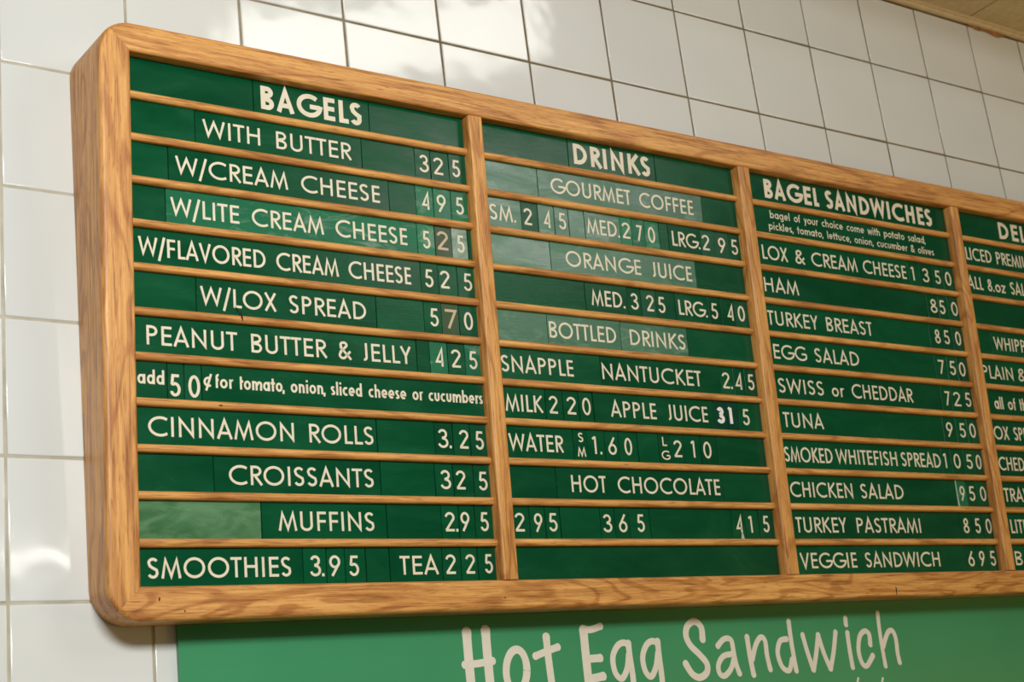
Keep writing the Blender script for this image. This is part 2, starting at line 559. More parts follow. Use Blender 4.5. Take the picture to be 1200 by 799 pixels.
def glyph(ch, h):
    """-> (width, left bearing, right bearing, strokes); cap height 1, h = half stroke width"""
    s, r, d = 0.085, 0.045, 0.0
    T = 1 - h
    if ch == 'A': return .70, d, d, [[(h * 1.05, 0), (.35, 1 - h * .6), (.70 - h * 1.05, 0)], [(.14, .30), (.56, .30)]]
    if ch == 'B': return .50, s, r, [[(h, 0), (h, 1)], [(h, T)] + arc(.24, .75, .24 - h, .25 - h, 90, -90) + [(h, .50)], [(h, .50 + 0)] + arc(.25, .26, .25 - h, .26 - h + 0.01, 90, -90) + [(h, h)]]
    if ch == 'C': return .78, r, r, [arc(.50, .5, .50 - h, .51 - h, 52, 308, 24)]
    if ch == 'D': return .66, s, r, [[(h, h)] + [(h, T)] + arc(.20, .5, .46 - h, .5 - h, 90, -90, 20) + [(h, h)], [(h, 0), (h, 1)]]
    if ch == 'E': return .44, s, r, [[(h, 0), (h, 1)], [(h, T), (.44, T)], [(h, .52), (.42, .52)], [(h, h), (.44, h)]]
    if ch == 'F': return .42, s, r, [[(h, 0), (h, 1)], [(h, T), (.42, T)], [(h, .50), (.40, .50)]]
    if ch == 'G': return .86, r, r, [arc(.49, .5, .49 - h, .51 - h, 48, 352, 26) + [(.88 - h, .46)], [(.50, .46), (.88, .46)]]
    if ch == 'H': return .60, s, s, [[(h, 0), (h, 1)], [(.60 - h, 0), (.60 - h, 1)], [(h, .53), (.60 - h, .53)]]
    if ch == 'I': return 2 * h, s, s, [[(h, 0), (h, 1)]]
    if ch == 'J': return .30, .0, s, [[(.30 - h, 1), (.30 - h, .22)] + arc(.12, .20, .18 - h, .20 - h, 0, -100, 8)]
    if ch == 'K': return .58, s, d, [[(h, 0), (h, 1)], [(.50, 1.0), (h * 1.6, .52)], [(h * 2.2, .56), (.54, 0)]]
    if ch == 'L': return .38, s, d, [[(h, 1), (h, 0)], [(h, h), (.38, h)]]
    if ch == 'M': return .86, .02, .02, [[(h * 1.1, 0), (.20, 1 - h * 1.6), (.43, .10), (.66, 1 - h * 1.6), (.86 - h * 1.1, 0)]]
    if ch == 'N': return .64, s, s, [[(h, 0), (h, .90), (.64 - h, .10), (.64 - h, 1)]]
    if ch == 'O': return .92, r, r, [arc(.46, .5, .46 - h, .51 - h, 90, 450, 36)]
    if ch == 'P': return .48, s, r, [[(h, 0), (h, 1)], [(h, T)] + arc(.21, .72, .27 - h, .28 - h, 90, -90) + [(h, .44 + h)]]
    if ch == 'R': return .50, s, d, [[(h, 0), (h, 1)], [(h, T)] + arc(.22, .72, .27 - h, .28 - h, 90, -90) + [(h, .44 + h)], [(.20, .47), (.48, 0)]]
    if ch == 'S': return .48, r, r, [arc(.24, .745, .22 - h * .8, .255 - h, 28, 190, 12)[:-1] + [(.08 + h * .6, .60)] + [(.24, .50), (.40 - h * .3, .41)] + arc(.235, .265, .235 - h, .265 - h, 20, -158, 14)]
    if ch == 'T': return .48, .01, .01, [[(.24, 0), (.24, 1)], [(0, T), (.48, T)]]
    if ch == 'U': return .58, s, s, [[(h, 1), (h, .30)] + arc(.29, .29, .29 - h, .30 - h, 180, 360, 14) + [(.58 - h, 1)]]
    if ch == 'V': return .66, d, d, [[(h * 1.05, 1), (.33, h * .9), (.66 - h * 1.05, 1)]]
    if ch == 'W': return 1.0, d, d, [[(h * 1.05, 1), (.26, h * 1.7), (.50, .88), (.74, h * 1.7), (1.0 - h * 1.05, 1)]]
    if ch == 'X': return .60, d, d, [[(h * 1.1, 1), (.60 - h * 1.1, 0)], [(.60 - h * 1.1, 1), (h * 1.1, 0)]]
    if ch == 'Y': return .60, d, d, [[(h * 1.1, 1), (.30, .46), (.60 - h * 1.1, 1)], [(.30, .50), (.30, 0)]]
    if ch == 'Z': return .52, r, r, [[(.02, T), (.48, T), (.04, h), (.52, h)]]
    if ch == '&': return .62, r, d, [[(.60, 0), (.13, .66)] + arc(.27, .80, .17 - h * .4, .20 - h, 215, -30, 14) + [(.12, .42)] + arc(.22, .23, .22 - h, .24 - h, 130, 300, 14) + [(.58, .46)]]
    if ch == '/': return .42, -.02, -.02, [[(h, -.22), (.42 - h, 1.06)]]
    if ch == '.': return .13, .02, .06, [[(.065, 0), (.065, .14)]]
    if ch == ',': return .13, .0, .06, [[(.09, .14), (.02, -.14)]]
    # figures (narrow)
    if ch == '0': return .50, r, r, [arc(.25, .5, .25 - h, .51 - h, 90, 450, 32)]
    if ch == '1': return .26, r, r, [[(.0, .86), (.26 - h, .98)], [(.26 - h, 0), (.26 - h, 1)]]
    if ch == '2': return .50, r, r, [arc(.25, .73, .24 - h, .28 - h, 172, -20, 14) + [(.07, h)], [(.02, h), (.50, h)]]
    if ch == '3': return .46, r, r, [arc(.22, .745, .21 - h, .265 - h, 165, -82, 14) + [(.19, .53)], [(.19, .53)] + arc(.22, .28, .24 - h, .29 - h, 82, -165, 16)]
    if ch == '4': return .50, r, r, [[(.38, 0), (.38, .96), (.04, .26), (.50, .26)]]
    if ch == '5': return .46, r, r, [[(.42, T), (.12, T), (.08, .57)] + arc(.21, .315, .25 - h, .325 - h, 118, -160, 18)]
    if ch == '6': return .48, r, r, [arc(.24, .31, .24 - h, .32 - h, 90, 450, 24), [(.36, 1), (.045 + h * .5, .40)]]
    if ch == '7': return .48, r, r, [[(.0, T), (.46, T), (.16, 0)]]
    if ch == '8': return .46, r, r, [arc(.23, .76, .19 - h, .25 - h, 90, 450, 20), arc(.23, .27, .23 - h, .275 - h, 90, 450, 24)]
    if ch == '9': return .48, r, r, [arc(.24, .69, .24 - h, .32 - h, 90, 450, 24), [(.12, 0), (.435 - h * .5, .60)]]
    if ch == '¢': return .40, .05, .05, [arc(.23, .40, .22 - h * .6, .36 - h, 55, 305, 14), [(.36, .96), (.12, -.22)]]
    # lower case, ascender 1, x height .66
    X = .66
    q = .05
    if ch == 'a': return .56, q, .07, [arc(.27, X / 2, .27 - h, X / 2 - h, 90, 450, 20), [(.56 - h, 0), (.56 - h, X)]]
    if ch == 'b': return .56, .07, q, [arc(.29, X / 2, .27 - h, X / 2 - h, 90, 450, 20), [(h, 0), (h, 1)]]
    if ch == 'c': return .44, q, q, [arc(.28, X / 2, .28 - h, X / 2 - h, 55, 305, 16)]
    if ch == 'd': return .56, q, .07, [arc(.27, X / 2, .27 - h, X / 2 - h, 90, 450, 20), [(.56 - h, 0), (.56 - h, 1)]]
    if ch == 'e': return .54, q, q, [[(h, X * .48), (.54 - h, X * .48)] + arc(.27, X / 2, .27 - h, X / 2 - h, 0, 312, 20)]
    if ch == 'f': return .30, .02, .0, [[(.12, 0), (.12, .78)] + arc(.25, .78, .13, .22 - h, 180, 80, 6), [(0, X - h), (.26, X - h)]]
    if ch == 'g': return .56, q, .07, [arc(.27, X / 2, .27 - h, X / 2 - h, 90, 450, 20), [(.56 - h, X), (.56 - h, -.08)] + arc(.30, -.08, .26 - h, .20 - h, 0, -150, 10)]
    if ch == 'h': return .48, .07, .07, [[(h, 0), (h, 1)], [(h, .36)] + arc(.24, .40, .24 - h, .26 - h, 180, 0, 10) + [(.48 - h, 0)]]
    if ch == 'i': return 2 * h, .07, .07, [[(h, 0), (h, X)], [(h, .82), (h, .97)]]
    if ch == 'k': return .48, .07, .0, [[(h, 0), (h, 1)], [(.42, X), (h, .30)], [(.14, .38), (.46, 0)]]
    if ch == 'l': return 2 * h, .07, .07, [[(h, 0), (h, 1)]]
    if ch == 'm': return .80, .07, .07, [[(h, 0), (h, X)], [(h, .38)] + arc(.22, .42, .22 - h, .24 - h, 180, 0, 8) + [(.44 - h, 0)], [(.44 - h, .38)] + arc(.60, .42, .20 - h * .6, .24 - h, 180, 0, 8) + [(.80 - h, 0)]]
    if ch == 'n': return .48, .07, .07, [[(h, 0), (h, X)], [(h, .36)] + arc(.24, .40, .24 - h, .26 - h, 180, 0, 10) + [(.48 - h, 0)]]
    if ch == 'o': return .56, q, q, [arc(.28, X / 2, .28 - h, X / 2 - h, 90, 450, 22)]
    if ch == 'p': return .56, .07, q, [arc(.29, X / 2, .27 - h, X / 2 - h, 90, 450, 20), [(h, -.30), (h, X)]]
    if ch == 'r': return .30, .07, .0, [[(h, 0), (h, X)], [(h, .36)] + arc(.24, .42, .24 - h, .24 - h, 180, 70, 7)]
    if ch == 's': return .36, q, q, [arc(.18, .49, .16 - h * .7, .17 - h, 30, 200, 8) + [(.18, .33)] + arc(.18, .17, .17 - h * .7, .17 - h, 20, -155, 10)]
    if ch == 't': return .34, .02, .02, [[(.16, 0), (.16, .92)], [(-.01, X - h), (.35, X - h)]]
    if ch == 'u': return .48, .07, .07, [[(h, X), (h, .26)] + arc(.24, .26, .24 - h, .26 - h, 180, 360, 10) + [(.48 - h, X)]]
    if ch == 'v': return .46, .0, .0, [[(h, X), (.23, h), (.46 - h, X)]]
    if ch == 'w': return .74, .0, .0, [[(h, X), (.21, h), (.37, .56), (.53, h), (.74 - h, X)]]
    if ch == 'y': return .46, .0, .0, [[(h, X), (.24, .06)], [(.46 - h, X), (.12, -.28)]]
    if ch == 'z': return .42, q, q, [[(0, X - h), (.38, X - h), (.04, h), (.42, h)]]
    return .4, 0, 0, []


def ribbon(bm, pts, hw, y, th):
    """flat raised ribbon along pts (x, z), half width hw, facing -y"""
    p = [Vector(a) for a in pts]
    q = [p[0]]
    for a in p[1:]:
        if (a - q[-1]).length > 1e-6:
            q.append(a)
    p = q
    closed = (p[0] - p[-1]).length < 1e-5 and len(p) > 4
    if closed:
        p = p[:-1]
    n = len(p)
    if n < 2:
        return
    L, R = [], []
    for i in range(n):
        a = p[(i - 1) % n] if (closed or i > 0) else None
        c = p[(i + 1) % n] if (closed or i < n - 1) else None
        d0 = (p[i] - a).normalized() if a is not None else None
        d1 = (c - p[i]).normalized() if c is not None else None
        if d0 is None: d0 = d1
        if d1 is None: d1 = d0
        n0, n1 = Vector((-d0.y, d0.x)), Vector((-d1.y, d1.x))
        mvec = n0 + n1
        if mvec.length < 1e-4:
            mvec = n0
        mvec.normalize()
        k = min(1 / max(mvec.dot(n0), 0.25), 2.6)
        L.append(p[i] + mvec * hw * k)
        R.append(p[i] - mvec * hw * k)
    f = [(bm.verts.new((a.x, y - th, a.y)), bm.verts.new((b2.x, y - th, b2.y))) for a, b2 in zip(L, R)]
    g = [(bm.verts.new((a.x, y, a.y)), bm.verts.new((b2.x, y, b2.y))) for a, b2 in zip(L, R)]
    m2 = n if closed else n - 1
    for i in range(m2):
        j = (i + 1) % n
        bm.faces.new((f[i][0], f[j][0], f[j][1], f[i][1]))
        bm.faces.new((f[i][0], g[i][0], g[j][0], f[j][0]))
        bm.faces.new((f[i][1], f[j][1], g[j][1], g[i][1]))
    if not closed:
        bm.faces.new((f[0][0], f[0][1], g[0][1], g[0][0]))
        bm.faces.new((f[-1][1], f[-1][0], g[-1][0], g[-1][1]))


def text_mesh(bm, text, x0, x1, zb, cap, hw, y, th=0.00015, space=0.50):
    """letters fitted between x0 and x1 on baseline zb"""
    h = hw / cap
    total, items, first = 0.0, [], True
    for i, ch in enumerate(text):
        if ch == ' ':
            total += space
            first = True if not items else False
            continue
        w, lb, rb, st = glyph(ch, h)
        if items:
            total += lb
        items.append((total, w, st))
        total += w + rb
        last_rb = rb
    total -= last_rb
    if len(items) == 1 and text in '1':
        sx = cap
    else:
        sx = (x1 - x0) / total
    ns = 0
    for off, w, st in items:
        for s in st:
            ns += 1
            pts = []
            for (a, b2) in s:
                # keep vertical stems at their true width: compress only the centre line
                e = min(max((off + a) * sx, hw), total * sx - hw) if text not in ('1',) else (off + a) * sx
                pts.append((x0 + e, zb + b2 * cap))
            ribbon(bm, pts, hw, y, th + 0.00002 * (ns % 5))

# strips and figure tiles slid into the board: (column, row, x0, x1, [(wording, x0, x1, style)...]), metres on the board
STRIPS=[
(0,0,0.2774,0.3905,[]),
(0,0,0.3905,0.5038,[("BAGELS",0.3971,0.4968,"B")]),
(0,0,0.5038,0.6049,[]),
(0,1,0.2774,0.3362,[]),
(0,1,0.3362,0.494,[("WITH BUTTER",0.3425,0.4838,"")]),
(0,1,0.494,0.5491,[]),
(0,1,0.5491,0.5661,[("3",0.5537,0.5646,"")]),
(0,1,0.5661,0.5859,[("2",0.5686,0.5803,"")]),
(0,1,0.5859,0.6049,[("5",0.5897,0.5982,"")]),
(0,2,0.2774,0.3118,[]),
(0,2,0.3118,0.5195,[("W/CREAM CHEESE",0.3175,0.5109,"")]),
(0,2,0.5195,0.5473,[]),
(0,2,0.5473,0.5663,[("4",0.554,0.5627,"g")]),
(0,2,0.5663,0.5854,[("9",0.5696,0.5801,"g")]),
(0,2,0.5854,0.6036,[("5",0.5908,0.5992,"g")]),
(0,3,0.2774,0.3087,[]),
(0,3,0.3087,0.5462,[("W/LITE CREAM CHEESE",0.3124,0.5365,"g")]),
(0,3,0.5462,0.5652,[("5",0.5522,0.5601,"g")]),
(0,3,0.5652,0.5832,[("2",0.5664,0.5802,"t")]),
(0,3,0.5832,0.6006,[("5",0.5891,0.5969,"w")]),
(0,3,0.6006,0.6049,[]),
(0,4,0.2774,0.547,[("W/FLAVORED CREAM CHEESE",0.2846,0.5377,"")]),
(0,4,0.547,0.5659,[("5",0.5519,0.5605,"")]),
(0,4,0.5659,0.586,[("2",0.5673,0.5783,"")]),
(0,4,0.586,0.6049,[("5",0.593,0.6021,"")]),
(0,5,0.2774,0.3326,[]),
(0,5,0.3326,0.4992,[("W/LOX SPREAD",0.3357,0.4893,"")]),
(0,5,0.4992,0.5478,[]),
(0,5,0.5478,0.5664,[("5",0.5544,0.563,"")]),
(0,5,0.5664,0.5849,[("7",0.5689,0.5825,"k")]),
(0,5,0.5849,0.6049,[("0",0.5899,0.5998,"")]),
(0,6,0.2774,0.5374,[("PEANUT BUTTER & JELLY",0.2898,0.5322,"")]),
(0,6,0.5374,0.5508,[]),
(0,6,0.5508,0.5699,[("4",0.5568,0.566,"g")]),
(0,6,0.5699,0.588,[("2",0.573,0.584,"")]),
(0,6,0.588,0.6049,[("5",0.5926,0.6012,"g")]),
(0,7,0.2774,0.3062,[("add",0.2819,0.3038,"l7")]),
(0,7,0.3062,0.3204,[("5",0.3086,0.3173,"")]),
(0,7,0.3204,0.3351,[("0",0.3237,0.3338,"")]),
(0,7,0.3351,0.6049,[("¢",0.3364,0.3441,"l7"),("for",0.3465,0.3622,"l7"),("tomato,",0.3672,0.4077,"l7"),("onion,",0.4134,0.4454,"l7"),("sliced",0.4507,0.4803,"l7"),("cheese",0.4868,0.524,"l7"),("or",0.5304,0.541,"l7"),("cucumbers",0.5469,0.6035,"l7")]),
(0,8,0.2774,0.4926,[("CINNAMON",0.2893,0.4149,""),("ROLLS",0.4282,0.4895,"")]),
(0,8,0.4926,0.5502,[]),
(0,8,0.5502,0.5692,[("3.",0.5531,0.5673,"")]),
(0,8,0.5692,0.5872,[("2",0.575,0.5859,"")]),
(0,8,0.5872,0.6049,[("5",0.5928,0.6015,"")]),
(0,9,0.2774,0.3429,[]),
(0,9,0.3429,0.4935,[("CROISSANTS",0.3554,0.487,"")]),
(0,9,0.4935,0.5477,[]),
(0,9,0.5477,0.5664,[("3",0.5527,0.5643,"")]),
(0,9,0.5664,0.5878,[("2",0.5686,0.5796,"")]),
(0,9,0.5878,0.6049,[("5",0.593,0.6021,"")]),
(0,10,0.2774,0.3821,[]),
(0,10,0.3821,0.4972,[("MUFFINS",0.3964,0.4854,"")]),
(0,10,0.4972,0.5513,[]),
(0,10,0.5513,0.5691,[("2.",0.5543,0.5681,"")]),
(0,10,0.5691,0.5859,[("9",0.5706,0.5803,"")]),
(0,10,0.5859,0.6049,[("5",0.5916,0.6001,"")]),
(0,11,0.2774,0.4171,[("SMOOTHIES",0.2863,0.4066,"")]),
(0,11,0.4171,0.4385,[("3.",0.423,0.4363,"")]),
(0,11,0.4385,0.4553,[("9",0.4407,0.4513,"")]),
(0,11,0.4553,0.4748,[("5",0.4592,0.4683,"")]),
(0,11,0.4748,0.4974,[]),
(0,11,0.4974,0.5494,[("TEA",0.506,0.5459,"")]),
(0,11,0.5494,0.5682,[("2",0.552,0.5633,"")]),
(0,11,0.5682,0.5857,[("2",0.5721,0.5832,"")]),
(0,11,0.5857,0.6049,[("5",0.5929,0.6012,"")]),
(1,0,0.6205,0.7275,[]),
(1,0,0.7275,0.8389,[("DRINKS",0.7335,0.8326,"B")]),
(1,0,0.8389,0.9466,[]),
(1,1,0.6205,0.687,[]),
(1,1,0.687,0.8976,[("GOURMET",0.7022,0.8026,"h"),("COFFEE",0.8129,0.8859,"h")]),
(1,1,0.8976,0.9466,[]),
(1,2,0.6205,0.664,[("SM.",0.6275,0.6575,"h")]),
(1,2,0.664,0.6838,[("2",0.6664,0.6772,"")]),
(1,2,0.6838,0.7031,[("4",0.6904,0.6989,"h")]),
(1,2,0.7031,0.7205,[("5",0.7085,0.7172,"h")]),
(1,2,0.7205,0.7396,[]),
(1,2,0.7396,0.7843,[("MED.",0.742,0.7831,"h")]),
(1,2,0.7843,0.7991,[("2",0.7861,0.7974,"g")]),
(1,2,0.7991,0.8161,[("7",0.8043,0.8126,"g")]),
(1,2,0.8161,0.8348,[("0",0.8199,0.8294,"g")]),
(1,2,0.8348,0.8468,[]),
(1,2,0.8468,0.891,[("LRG.",0.8515,0.8895,"")]),
(1,2,0.891,0.9101,[("2",0.8923,0.9034,"")]),
(1,2,0.9101,0.9297,[("9",0.9151,0.9254,"")]),
(1,2,0.9297,0.9466,[("5",0.9337,0.9429,"")]),
(1,3,0.6205,0.6945,[]),
(1,3,0.6945,0.8786,[("ORANGE",0.7122,0.8067,"h"),("JUICE",0.819,0.8736,"")]),
(1,3,0.8786,0.9466,[]),
(1,4,0.6205,0.7321,[]),
(1,4,0.7321,0.784,[("MED.",0.7391,0.7807,"")]),
(1,4,0.784,0.8019,[("3",0.7881,0.7987,"")]),
(1,4,0.8019,0.8208,[("2",0.808,0.8184,"")]),
(1,4,0.8208,0.8461,[("5",0.8239,0.8329,"")]),
(1,4,0.8461,0.8907,[("LRG.",0.8502,0.8885,"")]),
(1,4,0.8907,0.9078,[("5",0.8945,0.9035,"")]),
(1,4,0.9078,0.9273,[("4",0.9166,0.9258,"")]),
(1,4,0.9273,0.9466,[("0",0.9314,0.9413,"")]),
(1,5,0.6205,0.6831,[]),
(1,5,0.6831,0.7712,[("BOTTLED",0.6849,0.7655,"h")]),
(1,5,0.7712,0.8575,[("DRINKS",0.7823,0.8542,"h")]),
(1,5,0.8575,0.9466,[]),
(1,6,0.6205,0.7422,[("SNAPPLE",0.6266,0.7102,"")]),
(1,6,0.7422,0.8962,[("NANTUCKET",0.7436,0.8705,"")]),
(1,6,0.8962,0.9137,[("2.",0.8981,0.9119,"")]),
(1,6,0.9137,0.9293,[("4",0.9162,0.9263,"")]),
(1,6,0.9293,0.9466,[("5",0.934,0.9429,"")]),
(1,7,0.6205,0.6732,[("MILK",0.6278,0.6705,"")]),
(1,7,0.6732,0.6934,[("2",0.6765,0.6879,"")]),
(1,7,0.6934,0.7122,[("2",0.6972,0.7093,"")]),
(1,7,0.7122,0.7292,[("0",0.7156,0.7264,"")]),
(1,7,0.7292,0.8816,[("APPLE",0.7489,0.8071,""),("JUICE",0.8197,0.8742,"")]),
(1,7,0.8816,0.9,[("3",0.8845,0.8974,"b")]),
(1,7,0.9,0.9154,[("1",0.9022,0.912,"b")]),
(1,7,0.9154,0.9466,[("5",0.9209,0.9302,"")]),
(1,8,0.6205,0.7012,[("WATER",0.628,0.6898,"")]),
(1,8,0.7012,0.7178,[("SM",0.7052,0.7155,"V")]),
(1,8,0.7178,0.7387,[("1.",0.7241,0.7349,"")]),
(1,8,0.7387,0.7553,[("6",0.7421,0.7527,"")]),
(1,8,0.7553,0.7788,[("0",0.762,0.7718,"")]),
(1,8,0.7788,0.8047,[]),
(1,8,0.8047,0.8198,[("LG",0.8072,0.8182,"V")]),
(1,8,0.8198,0.8373,[("2",0.8233,0.8347,"")]),
(1,8,0.8373,0.8592,[("1",0.8467,0.8536,"")]),
(1,8,0.8592,0.8805,[("0",0.8618,0.873,"")]),
(1,8,0.8805,0.9466,[]),
(1,9,0.6205,0.6777,[]),
(1,9,0.6777,0.8827,[("HOT",0.6946,0.7361,""),("CHOCOLATE",0.749,0.8792,"")]),
(1,9,0.8827,0.9466,[]),
(1,10,0.6205,0.6443,[("2",0.6276,0.6393,"")]),
(1,10,0.6443,0.6618,[("9",0.649,0.6588,"")]),
(1,10,0.6618,0.6785,[("5",0.6657,0.6753,"")]),
(1,10,0.6785,0.7247,[]),
(1,10,0.7247,0.7418,[("3",0.7273,0.7384,"")]),
(1,10,0.7418,0.7592,[("6",0.7459,0.7565,"")]),
(1,10,0.7592,0.784,[("5",0.7686,0.7773,"")]),
(1,10,0.784,0.8889,[]),
(1,10,0.8889,0.9073,[("4",0.8946,0.9034,"")]),
(1,10,0.9073,0.9257,[("1",0.9119,0.9196,"")]),
(1,10,0.9257,0.9466,[("5",0.9313,0.9396,"")]),
(1,11,0.6205,0.9466,[]),
(2,0,0.9634,1.2745,[("BAGEL",0.9922,1.078,"B"),("SANDWICHES",1.0866,1.266,"B")]),
(2,0,1.2745,1.29,[]),
(2,1,0.9634,1.29,[("bagel of your choice come with potato salad,",0.9963,1.2479,"l1"),("pickles, tomato, lettuce, onion, cucumber & olives",0.9926,1.2604,"l2")]),
(2,2,0.9634,1.2101,[("LOX",0.9778,1.0158,""),("&",1.0264,1.0416,""),("CREAM",1.0515,1.1246,""),("CHEESE",1.1332,1.2062,"")]),
(2,2,1.2101,1.2286,[("1",1.2149,1.2242,"")]),
(2,2,1.2286,1.2508,[("3",1.2331,1.2457,"")]),
(2,2,1.2508,1.2697,[("5",1.2559,1.2658,"")]),
(2,2,1.2697,1.29,[("0",1.2737,1.2847,"")]),
(2,3,0.9634,1.2339,[("HAM",0.9741,1.0261,"")]),
(2,3,1.2339,1.2539,[("8",1.2389,1.2519,"")]),
(2,3,1.2539,1.2708,[("5",1.256,1.2655,"")]),
(2,3,1.2708,1.29,[("0",1.2762,1.2883,"")]),
(2,4,0.9634,1.2296,[("TURKEY",0.9728,1.0491,""),("BREAST",1.0611,1.1346,"")]),
(2,4,1.2296,1.2523,[("8",1.2389,1.2491,"")]),
(2,4,1.2523,1.2703,[("5",1.2555,1.2652,"")]),
(2,4,1.2703,1.29,[("0",1.2754,1.2857,"")]),
(2,5,0.9634,1.2312,[("EGG",0.9761,1.0252,""),("SALAD",1.0367,1.1059,"")]),
(2,5,1.2312,1.2527,[("7",1.2368,1.2479,"")]),
(2,5,1.2527,1.2705,[("5",1.2574,1.2675,"")]),
(2,5,1.2705,1.29,[("0",1.2735,1.2851,"")]),
(2,6,0.9634,1.2343,[("SWISS",0.9764,1.0442,""),("or",1.0557,1.075,"o"),("CHEDDAR",1.0868,1.1855,"")]),
(2,6,1.2343,1.2519,[("7",1.2396,1.2492,"")]),
(2,6,1.2519,1.2724,[("2",1.2547,1.2686,"")]),
(2,6,1.2724,1.29,[("5",1.2762,1.2866,"")]),
(2,7,0.9634,1.2296,[("TUNA",0.9768,1.0375,"")]),
(2,7,1.2296,1.252,[("9",1.2345,1.246,"")]),
(2,7,1.252,1.2715,[("5",1.258,1.2681,"")]),
(2,7,1.2715,1.29,[("0",1.2749,1.286,"")]),
(2,8,0.9634,1.2189,[("SMOKED",0.9727,1.0435,""),("WHITEFISH",1.0486,1.1443,""),("SPREAD",1.1509,1.2164,"")]),
(2,8,1.2189,1.2351,[("1",1.2223,1.2312,"")]),
(2,8,1.2351,1.2562,[("0",1.239,1.2512,"")]),
(2,8,1.2562,1.2748,[("5",1.2612,1.2718,"")]),
(2,8,1.2748,1.29,[("0",1.2778,1.2875,"")]),
(2,9,0.9634,1.2348,[("CHICKEN",0.9747,1.0674,""),("SALAD",1.0791,1.1474,"")]),
(2,9,1.2348,1.254,[("9",1.2411,1.2505,"g")]),
(2,9,1.254,1.2719,[("5",1.2576,1.2674,"")]),
(2,9,1.2719,1.29,[("0",1.2764,1.2871,"")]),
(2,10,0.9634,1.234,[("TURKEY",0.9759,1.0516,""),("PASTRAMI",1.0662,1.1673,"")]),
(2,10,1.234,1.2543,[("8",1.2385,1.2491,"")]),
(2,10,1.2543,1.2729,[("5",1.2595,1.2685,"")]),
(2,10,1.2729,1.29,[("0",1.2773,1.288,"")]),
(2,11,0.9634,1.2328,[("VEGGIE",0.9764,1.0602,""),("SANDWICH",1.072,1.1903,"")]),
(2,11,1.2328,1.2536,[("6",1.2381,1.2492,"")]),
(2,11,1.2536,1.2719,[("9",1.258,1.267,"")]),
(2,11,1.2719,1.29,[("5",1.2767,1.2863,"")]),
(3,0,1.305,1.3821,[]),
(3,0,1.3821,1.6315,[("DELI",1.389,1.4523,"B")]),
(3,1,1.305,1.6315,[("SLICED",1.3088,1.3672,""),("PREMIUM",1.3762,1.4531,"")]),
(3,2,1.305,1.6315,[("ALL",1.3136,1.3431,""),("8.oz",1.3507,1.3845,"o"),("SALADS",1.3941,1.4572,"")]),
(3,3,1.305,1.6315,[]),
(3,4,1.305,1.3403,[]),
(3,4,1.3403,1.6315,[("WHIPPED",1.3454,1.4297,"")]),
(3,5,1.305,1.6315,[("PLAIN",1.3151,1.372,""),("&",1.3809,1.3972,"")]),
(3,6,1.305,1.6315,[("all",1.3278,1.3438,"o"),("of",1.3525,1.3677,"o"),("the",1.3743,1.396,"o")]),
(3,7,1.305,1.6315,[("LOX",1.3107,1.346,""),("SPREAD",1.355,1.4127,"")]),
(3,8,1.305,1.6315,[("CHEDDAR",1.3181,1.3998,"")]),
(3,9,1.305,1.6315,[("STRAWBERRY",1.3084,1.4329,"")]),
(3,10,1.305,1.6315,[("LITE",1.3219,1.3537,"")]),
(3,11,1.305,1.6315,[("B.",1.3201,1.3396,"")]),
]

ROWN = [
 ['bagels heading', 'with butter', 'cream cheese', 'lite cream cheese', 'flavored cream cheese', 'lox spread (left column)', 'peanut butter and jelly', 'add 50 cents', 'cinnamon rolls', 'croissants', 'muffins', 'smoothies and tea'],
 ['drinks heading', 'gourmet coffee', 'coffee sizes', 'orange juice', 'juice sizes', 'bottled drinks', 'row under bottled drinks', 'milk and apple juice', 'water', 'hot chocolate', 'row under hot chocolate', 'lowest drinks-column'],
 ['bagel sandwiches heading', 'bagel of your choice', 'lox and cream cheese', 'ham', 'turkey breast', 'egg salad', 'swiss or cheddar', 'tuna', 'smoked whitefish', 'chicken salad', 'turkey pastrami', 'veggie sandwich'],
 ['fourth column heading', 'sliced', 'all 8 oz', 'blank fourth-column', 'whipped', 'plain', 'all of the', 'fourth column spread', 'fourth column cheddar', 'fourth column ninth-item', 'fourth column lite', 'fourth column lowest'],
]
PRICE = {(0, 7): ['50 cents beside add'], (0, 11): ['smoothies price', 'tea price'],
         (1, 2): ['small coffee price', 'medium coffee price', 'large coffee price'],
         (1, 4): ['medium orange juice price', 'large orange juice price'],
         (1, 6): ['price right under bottled drinks'], (1, 7): ['milk price', 'apple juice price'],
         (1, 8): ['small water price', 'large water price'],
         (1, 10): ['first price under hot chocolate', 'middle price under hot chocolate', 'last price under hot chocolate']}
ORD = ['first', 'second', 'third', 'fourth']
MATS = {'h': M_STRIP_H, 'g': M_TILE_G, 'w': M_TILE_W, 't': M_TILE_T, 'k': M_TILE_T, 'b': M_TILE_N}
HAZY = {(1, 1, 0), (1, 2, 4), (1, 3, 0), (1, 5, 0), (1, 5, 1), (1, 5, 2)}  # blank and lettered strips given the plastic with painted glare
WORN = {(0, 10, 0)}
rng = random.Random(21)
bm_rot = MB.to_4x4()
pidx, dcount, prevdigit, lastrow, bcount, segi = -1, 0, False, None, 0, 0
